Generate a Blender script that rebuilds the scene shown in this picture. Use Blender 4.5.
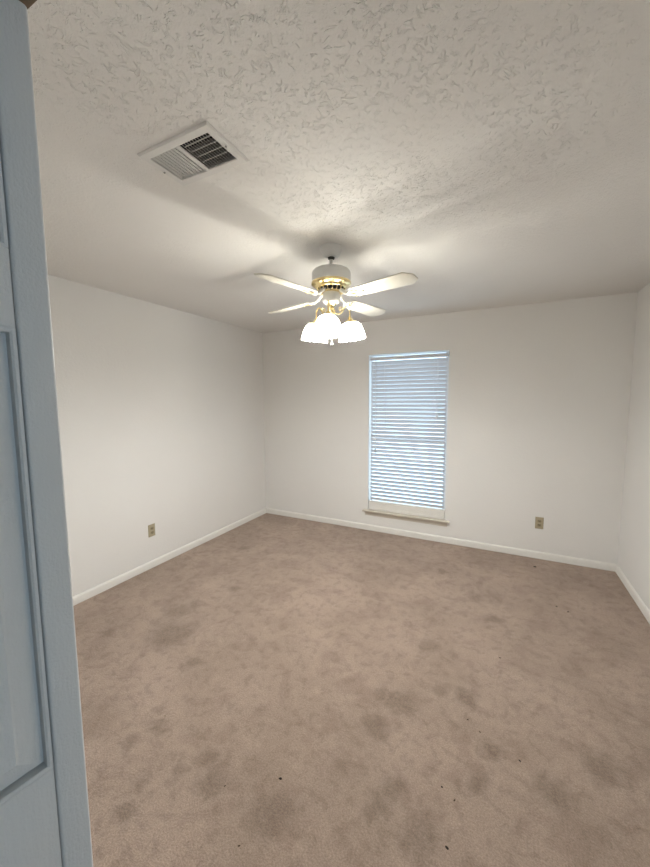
import bpy, bmesh, math, random
from mathutils import Vector, Matrix, Euler

for o in list(bpy.data.objects):
    bpy.data.objects.remove(o)
S = bpy.context.scene
COL = S.collection
PI = math.pi

# ------------------------------------------------------------------ camera, world, light, exposure
XL, XR, YB, H = -2.881, 0.978, 3.905, 2.44      # room: left, right, back, ceiling
YF0, YF1 = 0.160, 0.272                         # the wall with the opening the photograph is taken through
CAMH = 1.5553
cam_d = bpy.data.cameras.new('camera')
cam = bpy.data.objects.new('camera', cam_d)
COL.objects.link(cam)
r_ = Vector((0.89394542, 0.44814391, -0.00534930))
u_ = Vector((-0.03778305, 0.08725110, 0.99546958))
f_ = Vector((-0.44658036, 0.88969337, -0.09492996))
mw = Matrix.Identity(4)
for i in range(3):
    mw[i][0], mw[i][1], mw[i][2] = r_[i], u_[i], -f_[i]
mw[2][3] = CAMH
cam.matrix_world = mw
cam_d.sensor_fit = 'HORIZONTAL'
cam_d.sensor_width = 36.0
cam_d.lens = 352.994 / 650 * 36.0
cam_d.clip_start = 0.01
S.camera = cam

W = bpy.data.worlds.new('daylight')
S.world = W
W.use_nodes = True
bg = W.node_tree.nodes['Background']
bg.inputs[0].default_value = (0.66, 0.83, 1.0, 1)
bg.inputs[1].default_value = 2.75

def portal(name, loc, rot, sx, sy):
    """marks a window opening so that the sky's light through it is sampled well; gives off no light of its own"""
    d = bpy.data.lights.new(name, 'AREA')
    d.shape = 'RECTANGLE'
    d.size, d.size_y = sx, sy
    d.cycles.is_portal = True
    o = bpy.data.objects.new(name, d)
    o.location = loc
    o.rotation_euler = rot
    COL.objects.link(o)
portal('window_portal', (-0.951, YB+0.15, 1.145), (-PI/2, 0, 0), 0.90, 1.86)
portal('added_hall_window_portal', (1.38+0.15, -0.285, 1.25), (0, PI/2, 0), 1.70, 0.73)  # opening of the added hall window that daylights the door
BULB = 1240.0
BULB_COLOR = (0.995, 1.0, 0.97)

S.view_settings.view_transform = 'Standard'
S.view_settings.look = 'None'
S.view_settings.gamma = 1.0
S.view_settings.exposure = 0.09
S.view_settings.use_curve_mapping = False

# ------------------------------------------------------------------ materials
def lin(c):
    return tuple(((v/255)/12.92 if v/255 <= 0.04045 else ((v/255+0.055)/1.055)**2.4) for v in c)

class N:
    """a small wrapper for building node trees"""
    def __init__(s, name):
        s.m = bpy.data.materials.new(name)
        s.m.use_nodes = True
        s.t = s.m.node_tree
        s.b = s.t.nodes['Principled BSDF']
        s.out = s.t.nodes['Material Output']
    def n(s, typ, **kw):
        x = s.t.nodes.new(typ)
        for k, v in kw.items():
            setattr(x, k, v)
        return x
    def l(s, a, b):
        s.t.links.new(a, b)
    def pos(s):
        return s.n('ShaderNodeNewGeometry').outputs['Position']
    def noise(s, vec, scale, detail=3.0, rough=0.55, dist=0.0):
        x = s.n('ShaderNodeTexNoise')
        x.inputs['Scale'].default_value = scale
        x.inputs['Detail'].default_value = detail
        x.inputs['Roughness'].default_value = rough
        x.inputs['Distortion'].default_value = dist
        s.l(vec, x.inputs['Vector'])
        return x
    def math(s, op, a, b=None, c=None, clamp=False):
        x = s.n('ShaderNodeMath', operation=op, use_clamp=clamp)
        for i, v in enumerate((a, b, c)):
            if v is None:
                continue
            if isinstance(v, (int, float)):
                x.inputs[i].default_value = v
            else:
                s.l(v, x.inputs[i])
        return x.outputs[0]
    def remap(s, v, a, b, c=0.0, d=1.0, smooth=True):
        x = s.n('ShaderNodeMapRange', interpolation_type='SMOOTHSTEP' if smooth else 'LINEAR')
        s.l(v, x.inputs['Value'])
        for k, q in (('From Min', a), ('From Max', b), ('To Min', c), ('To Max', d)):
            x.inputs[k].default_value = q
        return x.outputs['Result']
    def mix(s, fac, a, b):
        x = s.n('ShaderNodeMix', data_type='RGBA')
        if isinstance(fac, (int, float)):
            x.inputs[0].default_value = fac
        else:
            s.l(fac, x.inputs[0])
        for i, v in ((6, a), (7, b)):
            if isinstance(v, tuple):
                x.inputs[i].default_value = v + (1,) if len(v) == 3 else v
            else:
                s.l(v, x.inputs[i])
        return x.outputs[2]
    def bump(s, h, dist, strength=1.0):
        x = s.n('ShaderNodeBump')
        x.inputs['Strength'].default_value = strength
        x.inputs['Distance'].default_value = dist
        s.l(h, x.inputs['Height'])
        s.l(x.outputs[0], s.b.inputs['Normal'])
        return x
    def set(s, color=None, rough=0.5, metal=0.0, spec=0.5):
        if color is not None:
            if isinstance(color, tuple):
                s.b.inputs['Base Color'].default_value = color + (1,)
            else:
                s.l(color, s.b.inputs['Base Color'])
        s.b.inputs['Roughness'].default_value = rough
        s.b.inputs['Metallic'].default_value = metal
        s.b.inputs['Specular IOR Level'].default_value = spec
        return s.m

def plain(name, color, rough=0.5, metal=0.0, spec=0.5, var=0.04, scale=14.0, bump=0.0, bscale=200.0):
    k = N(name)
    p = k.pos()
    nz = k.noise(p, scale)
    dark = tuple(c*(1-var) for c in color)
    lite = tuple(min(1, c*(1+var)) for c in color)
    k.set(k.mix(nz.outputs[0], dark, lite), rough, metal, spec)
    if bump:
        k.bump(k.noise(p, bscale, 2).outputs[0], bump)
    return k.m

def wall_material():
    k = N('eggshell_wall_paint')
    p = k.pos()
    a = k.noise(p, 1.7, 3)
    col = k.mix(a.outputs[0], (0.775, 0.762, 0.738), (0.815, 0.803, 0.782))
    k.set(col, 0.62, 0, 0.3)
    peel = k.noise(p, 55, 3, 0.6)
    fine = k.noise(p, 210, 2)
    h = k.math('ADD', peel.outputs[0], k.math('MULTIPLY', fine.outputs[0], 0.25))
    k.bump(h, 0.0013)
    return k.m

def ceiling_material():
    k = N('stomp_textured_ceiling')
    p = k.pos()
    # short curved ridges: thin iso-lines of a distorted noise, kept only in patches
    warp = k.noise(p, 5.0, 2)
    add = k.n('ShaderNodeVectorMath', operation='MULTIPLY_ADD')
    k.l(warp.outputs['Color'], add.inputs[0])
    add.inputs[1].default_value = (0.16, 0.16, 0.0)
    k.l(p, add.inputs[2])
    v = add.outputs[0]
    ridges = []
    for sc, wdt, off in ((30.0, 0.032, 0.5), (46.0, 0.045, 0.47)):
        nz = k.noise(v, sc, 1.5, 0.5, 0.6)
        d = k.math('ABSOLUTE', k.math('SUBTRACT', nz.outputs[0], off))
        ridges.append(k.remap(d, 0.0, wdt, 1.0, 0.0))
    breaks = k.noise(p, 46.0, 2)
    cut = k.remap(breaks.outputs[0], 0.48, 0.58)
    patch = k.noise(p, 2.1, 3)
    pm = k.remap(patch.outputs[0], 0.36, 0.60, 0.5, 1.0)
    dd = k.n('ShaderNodeVectorMath', operation='DISTANCE')
    k.l(p, dd.inputs[0]); dd.inputs[1].default_value = (-0.50, 1.05, H)
    pm = k.math('MULTIPLY', pm, k.remap(dd.outputs['Value'], 0.50, 1.15, 1.0, 0.30))
    r = k.math('MAXIMUM', ridges[0], k.math('MULTIPLY', ridges[1], 0.8))
    r = k.math('MULTIPLY', k.math('MULTIPLY', r, cut), pm)
    base = k.noise(p, 85, 4, 0.7)
    lump = k.noise(p, 17, 3, 0.6)
    h = k.math('ADD', r, k.math('MULTIPLY', base.outputs[0], 1.0))
    h = k.math('ADD', h, k.math('MULTIPLY', lump.outputs[0], 0.4))
    col = k.mix(k.noise(p, 2.4, 3).outputs[0], (0.79, 0.772, 0.745), (0.83, 0.815, 0.79))
    k.set(col, 0.85, 0, 0.15)
    k.bump(h, 0.0030)
    return k.m

STAINS = [(-2.053, 1.85, .06), (-2.084, 1.735, .1), (-2.332, 1.359, .06), (-1.912, 1.52, .17), (-1.6, 1.393, .06),
          (-1.93, 2.151, .06), (-2.378, 2.837, .07), (-1.412, 1.025, .055), (-1.467, .91, .045), (-1.27, .827, .05),
          (-1.16, .939, .05), (-1.09, 1.035, .05), (-.726, .953, .09), (-1.221, .722, .05), (-1.004, .959, .06),
          (-.424, 3.209, .05), (-.137, 2.897, .07), (.01, 2.656, .06), (-.363, 2.154, .08), (-.49, 1.481, .065),
          (-.108, 1.853, .065), (-.383, 1.178, .055), (.23, 1.525, .075), (.438, 1.717, .085), (-.036, 1.447, .05),
          (.024, 1.592, .06), (-.409, 1.671, .08), (-.334, 1.27, .055), (-.219, 1.147, .08), (-.248, 1.849, .055),
          (-.511, 1.69, .05)]

def carpet_material():
    k = N('stained_taupe_carpet')
    p = k.pos()
    wz = k.noise(p, 16, 3)
    w2 = k.noise(p, 4.0, 2)
    a = k.n('ShaderNodeVectorMath', operation='MULTIPLY_ADD')
    k.l(wz.outputs['Color'], a.inputs[0]); a.inputs[1].default_value = (.11, .11, 0); k.l(p, a.inputs[2])
    b = k.n('ShaderNodeVectorMath', operation='MULTIPLY_ADD')
    k.l(w2.outputs['Color'], b.inputs[0]); b.inputs[1].default_value = (.08, .08, 0); k.l(a.outputs[0], b.inputs[2])
    v = b.outputs[0]
    acc = None
    for x, y, r in STAINS:
        d = k.n('ShaderNodeVectorMath', operation='DISTANCE')
        k.l(v, d.inputs[0])
        d.inputs[1].default_value = (x + 0.095, y + 0.095, 0)
        s = k.remap(d.outputs['Value'], r*0.35, r*1.25, 1.0, 0.0)
        acc = s if acc is None else k.math('MAXIMUM', acc, s)
    big = k.noise(p, 1.4, 4, 0.6, 0.5)
    mid = k.noise(p, 5.5, 5, 0.68, 0.7)
    pile = k.noise(p, 150, 3, 0.8)
    fib = k.noise(p, 330, 2, 0.7)
    c_hi = lin((200, 178, 164))
    col = k.mix(k.remap(big.outputs[0], 0.3, 0.7), lin((169, 149, 134)), lin((187, 166, 151)))
    col = k.mix(k.remap(mid.outputs[0], 0.36, 0.52, 0.40, 0.0), col, lin((150, 128, 115)))
    col = k.mix(k.remap(mid.outputs[0], 0.55, 0.74, 0.0, 0.35), col, c_hi)
    sm = k.noise(p, 17, 4, 0.7, 0.4)
    col = k.mix(k.remap(sm.outputs[0], 0.36, 0.50, 0.32, 0.0), col, lin((130, 112, 99)))
    col = k.mix(k.remap(sm.outputs[0], 0.55, 0.70, 0.0, 0.28), col, c_hi)
    grain = k.mix(k.remap(pile.outputs[0], 0.3, 0.7, 0, 1, False), (0.70, 0.70, 0.70), (1.22, 1.22, 1.22))
    x = k.n('ShaderNodeMix', data_type='RGBA', blend_type='MULTIPLY')
    x.inputs[0].default_value = 1.0
    k.l(col, x.inputs[6]); k.l(grain, x.inputs[7])
    rag = k.remap(k.noise(p, 60, 3, 0.7).outputs[0], 0.3, 0.65, 0.45, 1.0)
    st = k.math('MULTIPLY', k.math('MULTIPLY', acc, rag), 0.46)
    col = k.mix(st, x.outputs[2], lin((108, 92, 80)))
    k.set(col, 0.95, 0, 0.05)
    k.b.inputs['Sheen Weight'].default_value = 0.15
    h = k.math('ADD', k.math('MULTIPLY', pile.outputs[0], 0.9), k.math('MULTIPLY', fib.outputs[0], 0.5))
    h = k.math('ADD', h, k.math('MULTIPLY', mid.outputs[0], 1.1))
    h = k.math('ADD', h, k.math('MULTIPLY', sm.outputs[0], 0.9))
    k.bump(h, 0.010, 0.9)
    return k.m

def shade_glass_material():
    k = N('ribbed_frosted_glass')
    t = k.n('ShaderNodeBsdfTransparent'); t.inputs[0].default_value = (0.97, 0.96, 0.93, 1)
    d = k.n('ShaderNodeBsdfTranslucent'); d.inputs[0].default_value = (0.95, 0.93, 0.88, 1)
    df = k.n('ShaderNodeBsdfDiffuse'); df.inputs[0].default_value = (0.92, 0.91, 0.88, 1)
    g = k.n('ShaderNodeBsdfGlossy'); g.inputs['Roughness'].default_value = 0.15
    m1 = k.n('ShaderNodeMixShader'); m1.inputs[0].default_value = 0.47
    k.l(t.outputs[0], m1.inputs[1]); k.l(d.outputs[0], m1.inputs[2])
    m2 = k.n('ShaderNodeMixShader'); m2.inputs[0].default_value = 0.24
    k.l(m1.outputs[0], m2.inputs[1]); k.l(df.outputs[0], m2.inputs[2])
    m3 = k.n('ShaderNodeMixShader'); m3.inputs[0].default_value = 0.05
    k.l(m2.outputs[0], m3.inputs[1]); k.l(g.outputs[0], m3.inputs[2])
    k.l(m3.outputs[0], k.out.inputs[0])
    k.t.nodes.remove(k.b)
    return k.m

def pane_material():
    k = N('clear_window_glass')
    t = k.n('ShaderNodeBsdfTransparent'); t.inputs[0].default_value = (0.93, 0.97, 0.97, 1)
    g = k.n('ShaderNodeBsdfGlossy'); g.inputs['Roughness'].default_value = 0.02
    m = k.n('ShaderNodeMixShader'); m.inputs[0].default_value = 0.06
    k.l(t.outputs[0], m.inputs[1]); k.l(g.outputs[0], m.inputs[2])
    k.l(m.outputs[0], k.out.inputs[0])
    k.t.nodes.remove(k.b)
    return k.m

def bulb_material():
    k = N('lit_light_bulb')
    k.set((0.9, 0.9, 0.9), 0.4)
    k.b.inputs['Emission Color'].default_value = BULB_COLOR + (1,)
    k.b.inputs['Emission Strength'].default_value = BULB
    return k.m

def slat_material():
    k = N('white_vinyl_slat')
    p = k.pos()
    col = k.mix(k.noise(p, 9).outputs[0], (0.70, 0.70, 0.72), (0.77, 0.77, 0.79))
    k.set(col, 0.45, 0, 0.4)
    t = k.n('ShaderNodeBsdfTranslucent'); t.inputs[0].default_value = (0.80, 0.84, 0.95, 1)
    m = k.n('ShaderNodeMixShader'); m.inputs[0].default_value = 0.12
    k.l(k.b.outputs[0], m.inputs[1]); k.l(t.outputs[0], m.inputs[2])
    k.l(m.outputs[0], k.out.inputs[0])
    return k.m

def door_material():
    k = N('white_door_paint')
    p = k.pos()
    k.set(k.mix(k.noise(p, 3.0).outputs[0], (0.70, 0.70, 0.69), (0.75, 0.75, 0.74)), 0.5, 0, 0.35)
    st = k.n('ShaderNodeVectorMath', operation='MULTIPLY')
    k.l(p, st.inputs[0]); st.inputs[1].default_value = (1, 1, 0.12)
    grain = k.noise(st.outputs[0], 160, 3)
    k.bump(k.math('ADD', grain.outputs[0], k.noise(p, 300, 2).outputs[0]), 0.0006)
    return k.m

M = dict(
    wall=wall_material(), ceil=ceiling_material(), carpet=carpet_material(), shade=shade_glass_material(),
    pane=pane_material(), bulb=bulb_material(), slat=slat_material(), door=door_material(),
    trim=plain('white_trim_paint', (0.78, 0.76, 0.72), 0.4, 0, 0.4, bump=0.0004, bscale=90),
    sill=plain('cream_sill_paint', (0.64, 0.59, 0.51), 0.45, 0, 0.35),
    fan_white=plain('white_enamel', (0.74, 0.74, 0.73), 0.35, 0, 0.5, 0.02),
    blade=plain('white_blade_laminate', (0.66, 0.63, 0.55), 0.45, 0, 0.4, 0.03),
    brass=plain('polished_brass', (0.90, 0.74, 0.40), 0.22, 1.0, 0.5, 0.05),
    dark=plain('dark_metal', (0.025, 0.024, 0.022), 0.5, 0.3),
    duct=plain('dark_duct_lining', (0.02, 0.021, 0.02), 0.9),
    vent=plain('white_register_enamel', (0.74, 0.73, 0.71), 0.4, 0, 0.4, 0.03),
    almond=plain('almond_plastic', (0.41, 0.355, 0.245), 0.4, 0, 0.4, 0.05),
    almond_dark=plain('tan_plastic', (0.29, 0.24, 0.15), 0.4, 0, 0.4, 0.05),
    slot=plain('dark_slot', (0.03, 0.025, 0.02), 0.7),
    cord=plain('white_cord', (0.75, 0.76, 0.78), 0.7),
    frame=plain('white_window_vinyl', (0.78, 0.79, 0.80), 0.4),
    wood=plain('bare_brown_wood', (0.17, 0.12, 0.08), 0.7, 0, 0.2, 0.25, 30),
    hall=plain('dark_unseen_hall_paint', (0.27, 0.23, 0.19), 0.6, 0, 0.3),  # unseen hall, toned dark to dim the light bounced onto the door
    lint=plain('dark_lint', (0.03, 0.022, 0.018), 0.95, 0, 0.1, 0.3, 300),
    lint_brown=plain('brown_lint', (0.09, 0.06, 0.04), 0.95, 0, 0.1, 0.3, 300),
    steel=plain('dull_steel', (0.45, 0.44, 0.42), 0.4, 0.9),
)

# ------------------------------------------------------------------ mesh helpers
def box(bm, x0, x1, y0, y1, z0, z1, mat=None):
    vs = [bm.verts.new((x, y, z)) for x in (x0, x1) for y in (y0, y1) for z in (z0, z1)]
    if mat is not None:
        for v in vs:
            v.co = mat @ v.co
    for q in ((0, 1, 3, 2), (4, 6, 7, 5), (0, 4, 5, 1), (2, 3, 7, 6), (0, 2, 6, 4), (1, 5, 7, 3)):
        bm.faces.new([vs[i] for i in q])
    return vs

def lathe(bm, prof, n=32, mat=None, fn=None, closed_top=True, closed_bot=True):
    rings = []
    for (r, z) in prof:
        ring = []
        for i in range(n):
            a = 2*PI*i/n
            rr, zz = (r, z) if fn is None else fn(r, z, a)
            c = Vector((rr*math.cos(a), rr*math.sin(a), zz))
            ring.append(bm.verts.new(mat @ c if mat is not None else c))
        rings.append(ring)
    for a, b in zip(rings[:-1], rings[1:]):
        for i in range(n):
            j = (i+1) % n
            bm.faces.new((a[i], a[j], b[j], b[i]))
    if closed_bot:
        bm.faces.new(rings[0][::-1])
    if closed_top:
        bm.faces.new(rings[-1])

def tube(bm, pts, r, n=10, caps=True):
    pts = [Vector(p) for p in pts]
    rings = []
    ref = None
    for i, p in enumerate(pts):
        t = (pts[min(i+1, len(pts)-1)] - pts[max(i-1, 0)]).normalized()
        if ref is None:
            ref = Vector((0, 0, 1)) if abs(t.z) < 0.9 else Vector((1, 0, 0))
        s = t.cross(ref).normalized()
        ref = s.cross(t).normalized()
        rr = r[i] if isinstance(r, (list, tuple)) else r
        rings.append([bm.verts.new(p + (s*math.cos(2*PI*k/n) + ref*math.sin(2*PI*k/n))*rr) for k in range(n)])
    for a, b in zip(rings[:-1], rings[1:]):
        for k in range(n):
            j = (k+1) % n
            bm.faces.new((a[k], a[j], b[j], b[k]))
    if caps:
        bm.faces.new(rings[0][::-1])
        bm.faces.new(rings[-1])

def extrude_poly(bm, pts, z0, z1, mat=None):
    lo = [Vector((x, y, z0)) for x, y in pts]
    hi = [Vector((x, y, z1)) for x, y in pts]
    if mat is not None:
        lo = [mat @ v for v in lo]; hi = [mat @ v for v in hi]
    a = [bm.verts.new(v) for v in lo]
    b = [bm.verts.new(v) for v in hi]
    n = len(pts)
    bm.faces.new(a[::-1]); bm.faces.new(b)
    for i in range(n):
        j = (i+1) % n
        bm.faces.new((a[i], a[j], b[j], b[i]))

def obj(name, bm, mat, parent=None, smooth=False, bevel=0.0, seg=2):
    bmesh.ops.recalc_face_normals(bm, faces=bm.faces)
    if bevel:
        es = [e for e in bm.edges if len(e.link_faces) == 2 and e.calc_face_angle(0) > 0.6]
        bmesh.ops.bevel(bm, geom=es, offset=bevel, segments=seg, profile=0.5, affect='EDGES', clamp_overlap=True)
    if smooth or bevel:
        for f in bm.faces:
            f.smooth = True
        for e in bm.edges:
            if len(e.link_faces) == 2 and e.calc_face_angle(0) > 0.62:
                e.smooth = False
    me = bpy.data.meshes.new(name)
    bm.to_mesh(me)
    bm.free()
    me.materials.append(mat)
    o = bpy.data.objects.new(name, me)
    COL.objects.link(o)
    if parent is not None:
        o.parent = parent
    return o

def empty(name, loc, rz=0.0):
    o = bpy.data.objects.new(name, None)
    o.location = loc
    o.rotation_euler = (0, 0, rz)
    o.empty_display_size = 0.1
    COL.objects.link(o)
    return o

def thing(o, label, cat, group=None):
    o['label'] = label
    o['category'] = cat
    if group:
        o['group'] = group
    return o

def struct(o, label=None, cat=None):
    o['kind'] = 'structure'
    if label:
        o['label'] = label
    if cat:
        o['category'] = cat
    return o

BM = bmesh.new

# ------------------------------------------------------------------ the room
WT = 0.14                                      # wall thickness
WX0, WX1, WZ0, WZ1 = -1.390, -0.512, 0.228, 2.062   # window opening
OX0, OX1, OZ = -0.665, 0.30, 2.05              # opening in the front wall
HX0, HX1, HY0 = -1.30, 1.38, -1.10             # the added, unseen hall the camera stands in

bm = BM(); box(bm, XL-WT, XR+WT, HY0-WT, YB+WT, -0.12, 0)
struct(obj('floor', bm, M['carpet']), 'stained taupe carpet floor of the empty room', 'floor')

# ceiling slab with the hole of the air register
VX0, VX1, VY0, VY1 = -1.182, -0.902, 0.948, 1.090
bm = BM()
xs = [XL-WT, VX0, VX1, XR+WT+0.3]; ys = [HY0-WT, VY0, VY1, YB+WT]
for i in range(3):
    for j in range(3):
        if not (i == 1 and j == 1):
            box(bm, xs[i], xs[i+1], ys[j], ys[j+1], H, H+0.10)
bmesh.ops.remove_doubles(bm, verts=bm.verts, dist=1e-5)
inner = [f for f in bm.faces if len([1 for e in f.edges if len(e.link_faces) > 2]) >= 3 and abs(f.normal.z) < 0.5]
struct(obj('ceiling', bm, M['ceil']), 'white stomp-textured ceiling with blade shadows', 'ceiling')

bm = BM(); box(bm, XL-WT, XL, YF1, YB+WT, 0, H)
struct(obj('wall_left', bm, M['wall']), 'cream painted left wall', 'wall')
bm = BM(); box(bm, XR, XR+WT, YF1, YB+WT, 0, H)
struct(obj('wall_right', bm, M['wall']), 'cream painted right wall', 'wall')
bm = BM()
box(bm, XL, WX0, YB, YB+WT, 0, H); box(bm, WX1, XR, YB, YB+WT, 0, H)
box(bm, WX0, WX1, YB, YB+WT, 0, WZ0); box(bm, WX0, WX1, YB, YB+WT, WZ1, H)
struct(obj('wall_back', bm, M['wall']), 'cream painted back wall around the window', 'wall')
bm = BM()
box(bm, XL-WT, OX0, YF0, YF1, 0, H); box(bm, OX1, HX1+WT, YF0, YF1, 0, H); box(bm, OX0, OX1, YF0, YF1, OZ+0.02, H)
struct(obj('wall_front', bm, M['wall']))
# wooden lining of the opening: head and two jambs
bm = BM()
box(bm, OX0, OX1, YF0-0.005, YF1+0.005, OZ, OZ+0.02)
struct(obj('trim_1', bm, M['wood'], bevel=0.002), 'dark wooden head of the opening above the folded door', 'door head')
bm = BM()
box(bm, OX0, OX0+0.02, YF0-0.005, YF1+0.005, 0, OZ); box(bm, OX1-0.02, OX1, YF0-0.005, YF1+0.005, 0, OZ)
struct(obj('trim_2', bm, M['trim'], bevel=0.002))
# unseen hall behind the camera, added with its window to daylight the door
bm = BM(); box(bm, HX0-WT, HX0, HY0, YF0, 0, H)
struct(obj('wall_hall_left', bm, M['hall']))
bm = BM(); box(bm, HX0-WT, HX1+WT, HY0-WT, HY0, 0, H)
struct(obj('wall_hall_back', bm, M['hall']))
hy0, hy1, hz0, hz1 = -0.65, 0.08, 0.40, 2.10
bm = BM()
box(bm, HX1, HX1+WT, HY0, hy0, 0, H); box(bm, HX1, HX1+WT, hy1, YF0, 0, H)
box(bm, HX1, HX1+WT, hy0, hy1, 0, hz0); box(bm, HX1, HX1+WT, hy0, hy1, hz1, H)
struct(obj('wall_hall_right', bm, M['hall']))
w2 = struct(empty('added_hall_window', (HX1+0.06, (hy0+hy1)/2, hz0)))  # window added out of view for bluish daylight on the door leaf
bm = BM()
c = (hy1-hy0)/2; hh = hz1-hz0
box(bm, 0, .05, -c, -c+.04, 0, hh); box(bm, 0, .05, c-.04, c, 0, hh); box(bm, 0, .05, -c+.04, c-.04, 0, .04); box(bm, 0, .05, -c+.04, c-.04, hh-.04, hh)
obj('window_frame', bm, M['frame'], w2)
bm = BM(); box(bm, .02, .026, -c+.04, c-.04, .04, hh-.04)
obj('glass', bm, M['pane'], w2)

# baseboards with a stepped top
def baseboard(name, p0, p1, nrm, label):
    p0, p1, nrm = Vector(p0), Vector(p1), Vector(nrm)
    prof = [(0, 0), (0.013, 0), (0.013, 0.050), (0.010, 0.058), (0.005, 0.065), (0, 0.067)]
    bm = BM()
    a = [bm.verts.new(p0 + nrm*d + Vector((0, 0, z))) for d, z in prof]
    b = [bm.verts.new(p1 + nrm*d + Vector((0, 0, z))) for d, z in prof]
    n = len(prof)
    for i in range(n):
        j = (i+1) % n
        bm.faces.new((a[i], a[j], b[j], b[i]))
    bm.faces.new(a); bm.faces.new(b[::-1])
    return struct(obj(name, bm, M['trim'], smooth=True), label, 'baseboard')
baseboard('baseboard_left', (XL, YF1, 0), (XL, YB, 0), (1, 0, 0), 'white baseboard along the left wall')
baseboard('baseboard_back', (XL+.013, YB, 0), (XR-.013, YB, 0), (0, -1, 0), 'white baseboard along the back wall')
baseboard('baseboard_right', (XR, YF1, 0), (XR, YB, 0), (-1, 0, 0), 'white baseboard along the right wall')

# ------------------------------------------------------------------ window
win = struct(empty('window_1', ((WX0+WX1)/2, YB, WZ0)), 'tall narrow window in the back wall behind a closed white blind', 'window')
hw, wh = (WX1-WX0)/2, WZ1-WZ0
bm = BM()
fy0, fy1 = 0.085, 0.130
box(bm, -hw, -hw+.010, fy0, fy1, 0.022, wh); box(bm, hw-.045, hw, fy0, fy1, 0.022, wh)
box(bm, -hw+.010, hw-.045, fy0, fy1, 0.022, .065); box(bm, -hw+.010, hw-.045, fy0, fy1, wh-.010, wh)
box(bm, -hw+.010, hw-.045, fy0+.005, fy1-.005, wh*.46, wh*.46+.03)
obj('window_frame', bm, M['frame'], win, bevel=.003)
bm = BM()
box(bm, -hw+.010, hw-.045, .105, .110, .065, wh-.010)
obj('glass', bm, M['pane'], win)
bm = BM()
box(bm, -hw, hw, 0, .085, .004, .022)
box(bm, -hw-.060, hw+.046, -.045, 0, .004, .022)
bmesh.ops.remove_doubles(bm, verts=bm.verts, dist=1e-5)
obj('window_sill', bm, M['sill'], win, bevel=.004)
bm = BM()
box(bm, -hw-.036, hw+.024, -.009, 0, -.046, .004)
obj('sill_apron', bm, M['sill'], win, bevel=.003)

# ------------------------------------------------------------------ window blind (2 inch slats, tilted nearly shut)
bl = thing(empty('window_blind', ((WX0+WX1)/2, YB+.035, WZ0+.022)),
           'closed white horizontal slat blind hung inside the window opening', 'window blind')
bw = hw - 0.020
bz = WZ0 + .022
bm = BM()
box(bm, -bw-.006, bw+.006, -.028, .028, 2.000-bz, 2.036-bz)
obj('headrail', bm, M['slat'], bl, bevel=.003)
SP = 0.0441
bm = BM()
tilt = math.radians(51)
z = 1.968
slat_z = []
while z > 0.372:
    slat_z.append(z); z -= SP
for z in slat_z:
    m = Matrix.Translation((0, 0, z-bz)) @ Matrix.Rotation(-tilt, 4, 'X')
    # shallow crowned section, thin but real
    sec = [(-.025, 0), (-.0125, .0022), (0, .003), (.0125, .0022), (.025, 0)]
    top = [(y, zz+.0013) for y, zz in sec]; bot = [(y, zz-.0013) for y, zz in sec[::-1]]
    loop = top + bot
    a = [bm.verts.new(m @ Vector((-bw, y, zz))) for y, zz in loop]
    b = [bm.verts.new(m @ Vector((bw, y, zz))) for y, zz in loop]
    n = len(loop)
    for i in range(n):
        j = (i+1) % n
        bm.faces.new((a[i], a[j], b[j], b[i]))
    bm.faces.new(a); bm.faces.new(b[::-1])
obj('slats', bm, M['slat'], bl, smooth=True)
bm = BM()
box(bm, -hw+.005, hw-.005, -.025, .025, .001, .030)
obj('bottom_rail', bm, M['trim'], bl, bevel=.003)
bm = BM()
for k in range(16):
    zz = .0302 + k*.0046
    box(bm, -hw+.006+.001*(k % 3), hw-.006-.001*((k+1) % 3), -.025, .025, zz, zz+.0044)
obj('stacked_slats', bm, M['trim'], bl)
for x in (-.255, 0.285):
    bm = BM()
    for yy in (-.024, .024):
        tube(bm, [(x, yy, .03), (x, yy, 2.0-bz)], .0016, 6)
    obj('ladder_cord', bm, M['cord'], bl)
for x, ln in ((.322, .62), (.334, .60)):
    bm = BM()
    tube(bm, [(x, -.031, 2.0-bz), (x, -.033, 1.7-bz), (x, -.032, 2.0-bz-ln)], .0022, 6)
    lc = obj('lift_cord', bm, M['cord'], bl)
    bm = BM()
    lathe(bm, [(.003, 0), (.006, -.008), (.0065, -.035), (.003, -.04)], 12, Matrix.Translation((x, -.032, 2.0-bz-ln)))
    obj('cord_tassel', bm, M['cord'], lc, smooth=True)
bm = BM()
tube(bm, [(-.36, -.032, 2.0-bz), (-.358, -.034, 1.5-bz), (-.356, -.034, .99-bz)], .0035, 8)
wd = obj('tilt_wand', bm, M['cord'], bl)
bm = BM()
lathe(bm, [(.0035, 0), (.006, -.01), (.006, -.05), (.002, -.055)], 10, Matrix.Translation((-.356, -.034, .99-bz)))
obj('wand_grip', bm, M['steel'], wd, smooth=True)

# ------------------------------------------------------------------ folded door beside the camera
ANG = math.radians(7.7)
DC = Vector((-0.5285, 0.263, 0))              # far edge of the visible face
door = struct(empty('door_1', (DC.x, DC.y, 0), -ANG),
              'grey-looking white panelled folding door at the left edge, close to the camera', 'folding door')
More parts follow.
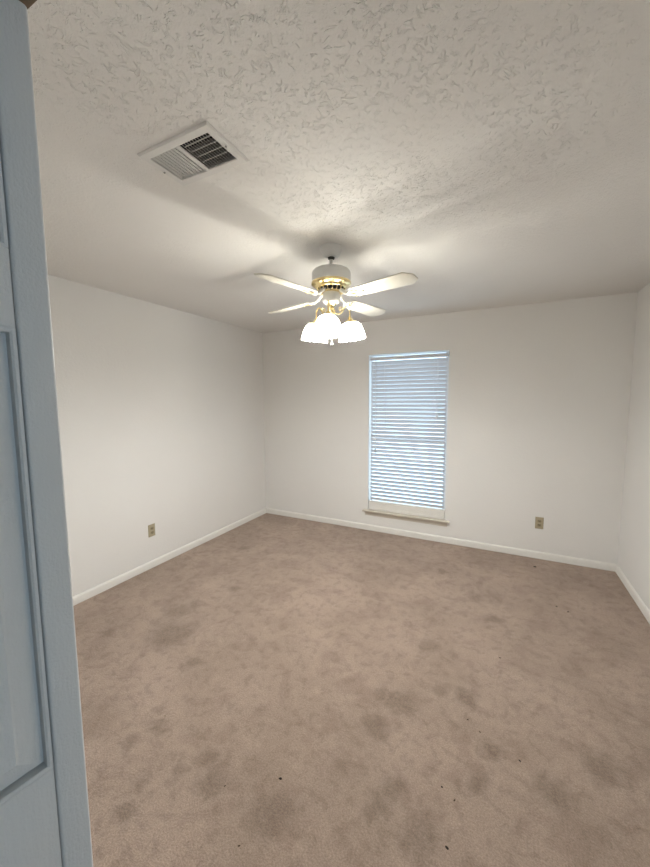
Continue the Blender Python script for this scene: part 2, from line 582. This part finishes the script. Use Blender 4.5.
# local frame: -y runs back along the leaf towards the camera, +x is the visible face
LW, LT, LZ0, LZ1 = 0.335, 0.036, 0.012, 2.030
def door_leaf(x0, sgn, tilt):
    """x0: local x of the face; the leaf's body lies towards -x"""
    T = Matrix.Translation((x0, 0, 0)) @ Matrix.Rotation(tilt, 4, 'Z')
    st = 0.0370
    bm = BM()
    rec = 0.0165
    box(bm, -LT+rec, -rec, -LW+.002, -.002, LZ0+.002, LZ1-.002, T)         # recessed core
    leaf = obj('door_leaf', bm, M['door'], door)
    for y0, y1 in ((-st, 0), (-LW, -LW+st)):
        bm = BM(); box(bm, -LT, 0, y0, y1, LZ0, LZ1, T)
        obj('stile', bm, M['door'], leaf, bevel=.0042, seg=4)
    rails = [(LZ0, .20), (.86, 1.052), (1.645, 1.738), (1.915, LZ1)]
    for z0, z1 in rails:
        bm = BM(); box(bm, -LT+.0005, -.0005, -LW+st+.0012, -st-.0012, z0, z1, T)
        obj('rail', bm, M['door'], leaf, bevel=.0015)
    for (a, z0), (z1, b) in zip(rails[:-1], rails[1:]):
        # sticking (sloped moulding) and raised field of each panel, on both faces
        bm = BM()
        ya, yb = -LW+st+.0012, -st-.0012
        for face in (0, 1):
            def V(y, z, d):
                x = -d if face == 0 else -LT+d
                return bm.verts.new(T @ Vector((x, y, z)))
            steps = [(0, .0012), (.0035, .0013), (.0060, .0030), (.0064, .0160), (.0100, .0160), (.0105, .0110), (.034, .0045), (.037, .003)]
            loops = [[V(ya+o, z0+o, d), V(yb-o, z0+o, d), V(yb-o, z1-o, d), V(ya+o, z1-o, d)] for o, d in steps]
            for p, q in zip(loops[:-1], loops[1:]):
                for i in range(4):
                    j = (i+1) % 4
                    bm.faces.new((p[i], p[j], q[j], q[i]))
            bm.faces.new(loops[-1])
        obj('panel', bm, M['door'], leaf)
    return leaf
door_leaf(0.0, 1, 0.0)
door_leaf(-LT-.006, 1, -math.radians(2.5))
for z in (.25, 1.02, 1.80):
    bm = BM()
    lathe(bm, [(.004, z-.035), (.004, z+.035)], 12, Matrix.Translation((-LT-.003, -.002, 0)))
    obj('hinge', bm, M['steel'], door, smooth=True)

# ------------------------------------------------------------------ ceiling fan
FX, FY = -0.930, 1.946
fan = thing(empty('ceiling_fan', (FX, FY, H)),
            'white and brass four-blade ceiling fan with three lit glass shades', 'ceiling fan')
def Z(z):
    return z - H
bm = BM()
lathe(bm, [(.022, Z(2.384)), (.034, Z(2.385)), (.046, Z(2.392)), (.058, Z(2.412)), (.066, Z(2.430)), (.068, Z(2.438)), (.068, 0)][::1], 40)
obj('canopy', bm, M['fan_white'], fan, smooth=True)
bm = BM()
lathe(bm, [(.012, Z(2.372)), (.019, Z(2.376)), (.021, Z(2.384)), (.019, Z(2.390))], 24)
obj('hanger_ball', bm, M['dark'], fan, smooth=True)
bm = BM()
lathe(bm, [(.0105, Z(2.325)), (.0105, Z(2.376))], 20)
lathe(bm, [(.017, Z(2.322)), (.017, Z(2.334)), (.0125, Z(2.340))], 20)
obj('downrod', bm, M['fan_white'], fan, smooth=True)
bm = BM()
lathe(bm, [(.085, Z(2.232)), (.113, Z(2.236)), (.1145, Z(2.242)), (.1145, Z(2.292)), (.111, Z(2.302)), (.100, Z(2.312)), (.070, Z(2.321)), (.030, Z(2.3255)), (.012, Z(2.326))], 48)
mot = obj('motor_housing', bm, M['fan_white'], fan, smooth=True)
bm = BM()
lathe(bm, [(.080, Z(2.206)), (.088, Z(2.207)), (.094, Z(2.212)), (.098, Z(2.220)), (.108, Z(2.224)), (.1165, Z(2.230)), (.118, Z(2.236)), (.1165, Z(2.242)), (.113, Z(2.243)), (.1130, Z(2.238)), (.080, Z(2.232))], 48)
obj('brass_band', bm, M['brass'], mot, smooth=True)
bm = BM()
lathe(bm, [(.060, Z(2.186)), (.072, Z(2.188)), (.077, Z(2.206)), (.077, Z(2.212))], 40)
obj('vent_ring', bm, M['dark'], mot, smooth=True)
bm = BM()
for k in range(18):
    a = 2*PI*k/18
    m = Matrix.Rotation(a, 4, 'Z')
    tube(bm, [m @ Vector((.0665, 0, Z(2.186))), m @ Vector((.077, 0, Z(2.194))), m @ Vector((.0815, 0, Z(2.207)))], .0032, 6)
lathe(bm, [(.062, Z(2.183)), (.070, Z(2.183)), (.071, Z(2.188)), (.062, Z(2.188))], 40)
obj('brass_cage', bm, M['brass'], mot, smooth=True)
bm = BM()
lathe(bm, [(.022, Z(2.118)), (.040, Z(2.122)), (.049, Z(2.131)), (.051, Z(2.142)), (.051, Z(2.176)), (.047, Z(2.186)), (.030, Z(2.188))], 40)
obj('switch_housing', bm, M['fan_white'], fan, smooth=True)

# blades with their irons
BR, BZ = 0.545, 2.153
def blade_outline():
    # root at r0, widening to the tip, tip corners clipped
    r0, r1 = .155, BR
    w0, w1 = .048, .062
    c = .030
    return [(r0, -w0+.012), (r0+.014, -w0), (r1-c-.012, -w1), (r1-.006, -w1+c), (r1, -w1+c+.01), (r1, w1-c-.01), (r1-.006, w1-c), (r1-c-.012, w1), (r0+.014, w0), (r0, w0-.012)]
for k, ang in enumerate((-105, -15, 75, 165)):
    R = Matrix.Rotation(math.radians(ang), 4, 'Z') @ Matrix.Translation((0, 0, Z(BZ))) @ Matrix.Rotation(math.radians(-11), 4, 'X')
    bm = BM()
    extrude_poly(bm, blade_outline(), 0, .0055, R)
    b = obj('blade', bm, M['blade'], fan, bevel=.0012)
    # ornamental iron: arm from the motor, forked plate under the root of the blade
    Ra = Matrix.Rotation(math.radians(ang), 4, 'Z')
    bm = BM()
    tube(bm, [Ra @ Vector((.066, 0, Z(2.190))), Ra @ Vector((.086, 0, Z(2.180))), Ra @ Vector((.108, 0, Z(2.163))), Ra @ Vector((.135, 0, Z(2.151))), Ra @ Vector((.165, 0, Z(2.149)))], [.011, .011, .010, .009, .007], 10)
    pl = [(.128, -.012), (.150, -.030), (.178, -.036), (.196, -.026), (.205, -.012), (.232, -.008), (.238, 0), (.232, .008), (.205, .012), (.196, .026), (.178, .036), (.150, .030), (.128, .012)]
    extrude_poly(bm, pl, -.0045, -.0005, R)
    ir = obj('blade_iron', bm, M['fan_white'], b, smooth=True)
    bm = BM()
    # brass scroll lines raised on the iron
    for s in (-1, 1):
        pts = []
        for q in range(17):
            a = -PI*.95 + q*(PI*1.75)/16
            pts.append(R @ Vector((.176 + .020*math.cos(a), s*(.017 + .014*math.sin(a)), -.0055)))
        tube(bm, pts, .0024, 6)
    tube(bm, [R @ Vector((.20, 0, -.0055)), R @ Vector((.234, 0, -.0055))], .0026, 6)
    for (x, y) in ((.172, .017), (.172, -.017), (.226, 0)):
        lathe(bm, [(.0035, -.0085), (.005, -.006), (.005, -.004)], 10, R @ Matrix.Translation((x, y, 0)))
    obj('brass_scroll', bm, M['brass'], ir, smooth=True)

# light kit
bm = BM()
lathe(bm, [(.003, Z(2.018)), (.008, Z(2.022)), (.011, Z(2.030)), (.007, Z(2.040)), (.010, Z(2.050)), (.019, Z(2.060)), (.024, Z(2.074)), (.022, Z(2.088)), (.014, Z(2.097)), (.016, Z(2.108)), (.028, Z(2.116)), (.030, Z(2.121))], 28)
obj('light_kit_hub', bm, M['brass'], fan, smooth=True)
TOC = math.atan2(-FY, -FX)                    # direction from the fan to where the photograph is taken
RL = .120
def shade_profile(r, z, a):
    k = max(0.0, min(1.0, (-z - .012)/.10))
    rib = 1 + (.012 + .014*k)*math.cos(18*a)
    zz = z*.91 - (.0035*math.cos(18*a) if z < -.117 else 0)
    return r*rib, zz
for off in (-9, 111, 231):
    a = TOC + math.radians(off)
    d = Vector((math.cos(a), math.sin(a), 0))
    bm = BM()
    path = []
    ctrl = [(.012, 2.082), (.030, 2.068), (.052, 2.066), (.070, 2.080), (.082, 2.102), (.092, 2.114), (.106, 2.112), (.118, 2.100), (.120, 2.080), (.120, 2.048)]
    # smooth the control polygon
    P = [d*r + Vector((0, 0, Z(z))) for r, z in ctrl]
    for _ in range(2):
        Q = [P[0]]
        for u, v in zip(P[:-1], P[1:]):
            Q += [u*.75 + v*.25, u*.25 + v*.75]
        P = Q + [P[-1]]
    tube(bm, P, .0042, 8)
    # scrolled leaf on the arm
    pts = []
    for q in range(20):
        t = q/19*2.2*PI
        rr = .016*(1 - q/26)
        pts.append(d*(.060 + rr*math.cos(t)) + Vector((0, 0, Z(2.094) + rr*math.sin(t))))
    tube(bm, pts, .0028, 6)
    arm = obj('light_arm', bm, M['brass'], fan, smooth=True)
    side = Vector((-d.y, d.x, 0))
    base = Matrix.Translation(d*RL + Vector((0, 0, Z(2.040)))) @ Matrix.Rotation(math.radians(-8), 4, side)
    bm = BM()
    lathe(bm, [(.040, -.026), (.041, -.021), (.036, -.013), (.022, -.008), (.014, .000), (.011, .010), (.006, .016)], 28, base)
    lathe(bm, [(.016, -.045), (.016, -.010)], 20, base)
    obj('shade_holder', bm, M['brass'], arm, smooth=True)
    bm = BM()
    prof = [(.032, -.014), (.039, -.020), (.049, -.028), (.059, -.041), (.067, -.060), (.073, -.082), (.077, -.104), (.080, -.122), (.082, -.132)]
    inn = [(r-.0028, z) for r, z in prof[::-1]]
    lathe(bm, prof + inn, 144, base, shade_profile, False, False)
    sh = obj('lamp_shade', bm, M['shade'], fan, smooth=True)
    bm = BM()
    lathe(bm, [(.0135, -.046), (.0145, -.056), (.022, -.070), (.0275, -.086), (.026, -.101), (.018, -.112), (.006, -.117)], 18, base)
    obj('light_bulb', bm, M['bulb'], sh, smooth=True)
bm = BM()
tube(bm, [(.004, -.002, Z(2.024)), (.004, -.002, Z(1.904))], .0012, 6)
ch = obj('pull_chain', bm, M['brass'], fan)
bm = BM()
lathe(bm, [(.003, Z(1.878)), (.0075, Z(1.882)), (.008, Z(1.894)), (.003, Z(1.906))], 14, Matrix.Translation((.004, -.002, 0)))
obj('pull_knob', bm, M['dark'], ch, smooth=True)

# ------------------------------------------------------------------ air register in the ceiling
vent = thing(empty('air_vent', (-1.042, 1.019, H)),
             'white rectangular metal air vent in the ceiling, one half showing dark slots', 'air vent')
vx, vy = .168, .104
hx, hy = .140, .071
bm = BM()
steps = [(vx, vy, 0.0), (vx, vy, -.0025), (vx-.005, vy-.005, -.008), (hx+.003, hy+.003, -.008), (hx, hy, -.006), (hx, hy, .010)]
loops = [[bm.verts.new((sx*a, sy*b, z)) for sx, sy in ((-1, -1), (1, -1), (1, 1), (-1, 1))] for a, b, z in steps]
for p, q in zip(loops[:-1], loops[1:]):
    for i in range(4):
        j = (i+1) % 4
        bm.faces.new((p[i], p[j], q[j], q[i]))
obj('vent_frame', bm, M['vent'], vent)
bm = BM(); box(bm, -.007, .007, -hy, hy, -.0085, -.003)
obj('centre_bar', bm, M['vent'], vent, bevel=.001)
for name, x0, x1, an in (('white_louvre', -hx, -.007, -46), ('dark_louvre', .007, hx, 46)):
    n = 9 if an < 0 else 11
    lw = .0036 if an < 0 else .0040
    for k in range(n):
        xc = x0 + (k+.5)*(x1-x0)/n
        m = Matrix.Translation((xc, 0, -.001)) @ Matrix.Rotation(math.radians(an), 4, 'Y')
        bm = BM(); box(bm, -lw, lw, -hy, hy, -.0004, .0004, m)
        obj('louvre', bm, M['vent'], vent)
bm = BM()
for k in range(4):
    y = -hy + (k+1)*2*hy/5
    box(bm, .007, hx, y-.0014, y+.0014, .006, .009)
obj('cross_bars', bm, M['vent'], vent)
bm = BM()
t = .002
box(bm, -hx-t, -hx, -hy-t, hy+t, .010, .2); box(bm, hx, hx+t, -hy-t, hy+t, .010, .2)
box(bm, -hx, hx, -hy-t, -hy, .010, .2); box(bm, -hx, hx, hy, hy+t, .010, .2); box(bm, -hx-t, hx+t, -hy-t, hy+t, .2, .203)
obj('duct', bm, M['duct'], vent)
for x in (-.154, .154):
    bm = BM(); lathe(bm, [(.002, -.0145), (.004, -.0130), (.004, -.011)], 12, Matrix.Translation((x, 0, 0)))
    obj('screw', bm, M['steel'], vent, smooth=True)

# ------------------------------------------------------------------ wall outlets
def outlet(loc, rz, label):
    o = thing(empty('wall_outlet', loc, rz), label, 'outlet', 'almond duplex outlets')
    # local: plate lies in x/z, faces -y
    bm = BM()
    lo = [(-.035, -.0575), (.035, -.0575), (.035, .0575), (-.035, .0575)]
    a = [bm.verts.new((x, 0, z)) for x, z in lo]
    b = [bm.verts.new((x, -.003, z)) for x, z in lo]
    c_ = [bm.verts.new((x*.9, -.0065, z*.94)) for x, z in lo]
    for p, q in ((a, b), (b, c_)):
        for i in range(4):
            j = (i+1) % 4
            bm.faces.new((p[i], p[j], q[j], q[i]))
    bm.faces.new(a[::-1]); bm.faces.new(c_)
    obj('cover_plate', bm, M['almond'], o)
    for s in (-1, 1):
        m = Matrix.Translation((0, -.0065, s*.0195)) @ Matrix.Rotation(PI/2, 4, 'X')
        bm = BM()
        pts = []
        for q in range(24):
            t = 2*PI*q/24
            pts.append((.0170*math.cos(t), max(-.0125, min(.0125, .0170*math.sin(t)))))
        extrude_poly(bm, pts, 0, .002, m)
        rec = obj('receptacle', bm, M['almond_dark'], o)
        bm = BM()
        box(bm, -.0075, -.0050, -.0090, -.0084, s*.0195-.002, s*.0195+.007)
        box(bm, .0050, .0075, -.0090, -.0084, s*.0195-.002, s*.0195+.007)
        lathe(bm, [(.0027, .0019), (.0027, .0025)], 10, m @ Matrix.Translation((0, -.0068, 0)))
        obj('socket_slots', bm, M['slot'], rec)
    bm = BM()
    lathe(bm, [(.0035, 0), (.003, .0014)], 12, Matrix.Translation((0, -.0065, 0)) @ Matrix.Rotation(PI/2, 4, 'X'))
    obj('screw', bm, M['steel'], o)
    return o
outlet((XL, 2.125, .353), PI/2, 'almond wall outlet low on the left wall, above its baseboard')
outlet((.362, YB, .355), 0, 'almond wall outlet low on the back wall, right of the window')

# ------------------------------------------------------------------ bits of dark lint on the carpet
rnd = random.Random(4)
DEBRIS = [
    (-.761, 1.089, .0085, 'largest dark lint fleck on the open carpet in the foreground, left of centre'),
    (-.947, .966, .005, 'small dark lint fleck on carpet left of the largest foreground fleck'),
    (-.767, .840, .005, 'small dark lint fleck on carpet by the brown stain in the left foreground'),
    (-1.437, 1.079, .004, 'tiny dark lint fleck on carpet beside the stain nearest the folding door'),
    (-.160, 1.352, .006, 'oblong dark lint fleck, upper of the three in the foreground right of centre'),
    (-.115, 1.158, .0075, 'dark lint fleck nearest the camera, at the bottom of the photo right of centre'),
    (-.109, 1.324, .005, 'small dark lint fleck, middle of the three in the foreground right of centre'),
    (.125, 1.608, .0055, 'lone dark lint fleck in the right foreground beyond the round stains'),
    (-.094, 1.720, .005, 'thin dark lint fleck, left of a close pair in the middle of the carpet'),
    (-.037, 1.677, .005, 'thin dark lint fleck, right of a close pair in the middle of the carpet'),
    (.326, 3.681, .015, 'dark crumb on carpet near the back baseboard under the right outlet'),
    (.420, 3.026, .010, 'dark crumb on carpet in front of the back right corner, left of two'),
    (.486, 2.982, .009, 'dark crumb on carpet in front of the back right corner, right of two'),
    (.044, 2.249, .007, 'dark lint fleck midway between the camera and the back right corner'),
]
for x, y, r, lab in DEBRIS:
    bm = BM()
    bmesh.ops.create_icosphere(bm, subdivisions=2, radius=1.0)
    r *= .72; el = rnd.uniform(1.0, 1.6); ang = rnd.uniform(0, PI)
    m = Matrix.Rotation(ang, 3, 'Z')
    for v in bm.verts:
        k = 1 + rnd.uniform(-.25, .25)
        v.co = m @ Vector((v.co.x*r*el*k, v.co.y*r*.7*k, max(-.25, v.co.z)*r*.45*k))
    zmin = min(v.co.z for v in bm.verts)
    for v in bm.verts:
        v.co.z -= zmin
    o = obj('lint_fleck', bm, M['lint'] if r > .0036 else M['lint_brown'], smooth=True)
    o.location = (x, y, 0)
    thing(o, lab, 'lint', 'dark lint flecks on the carpet')
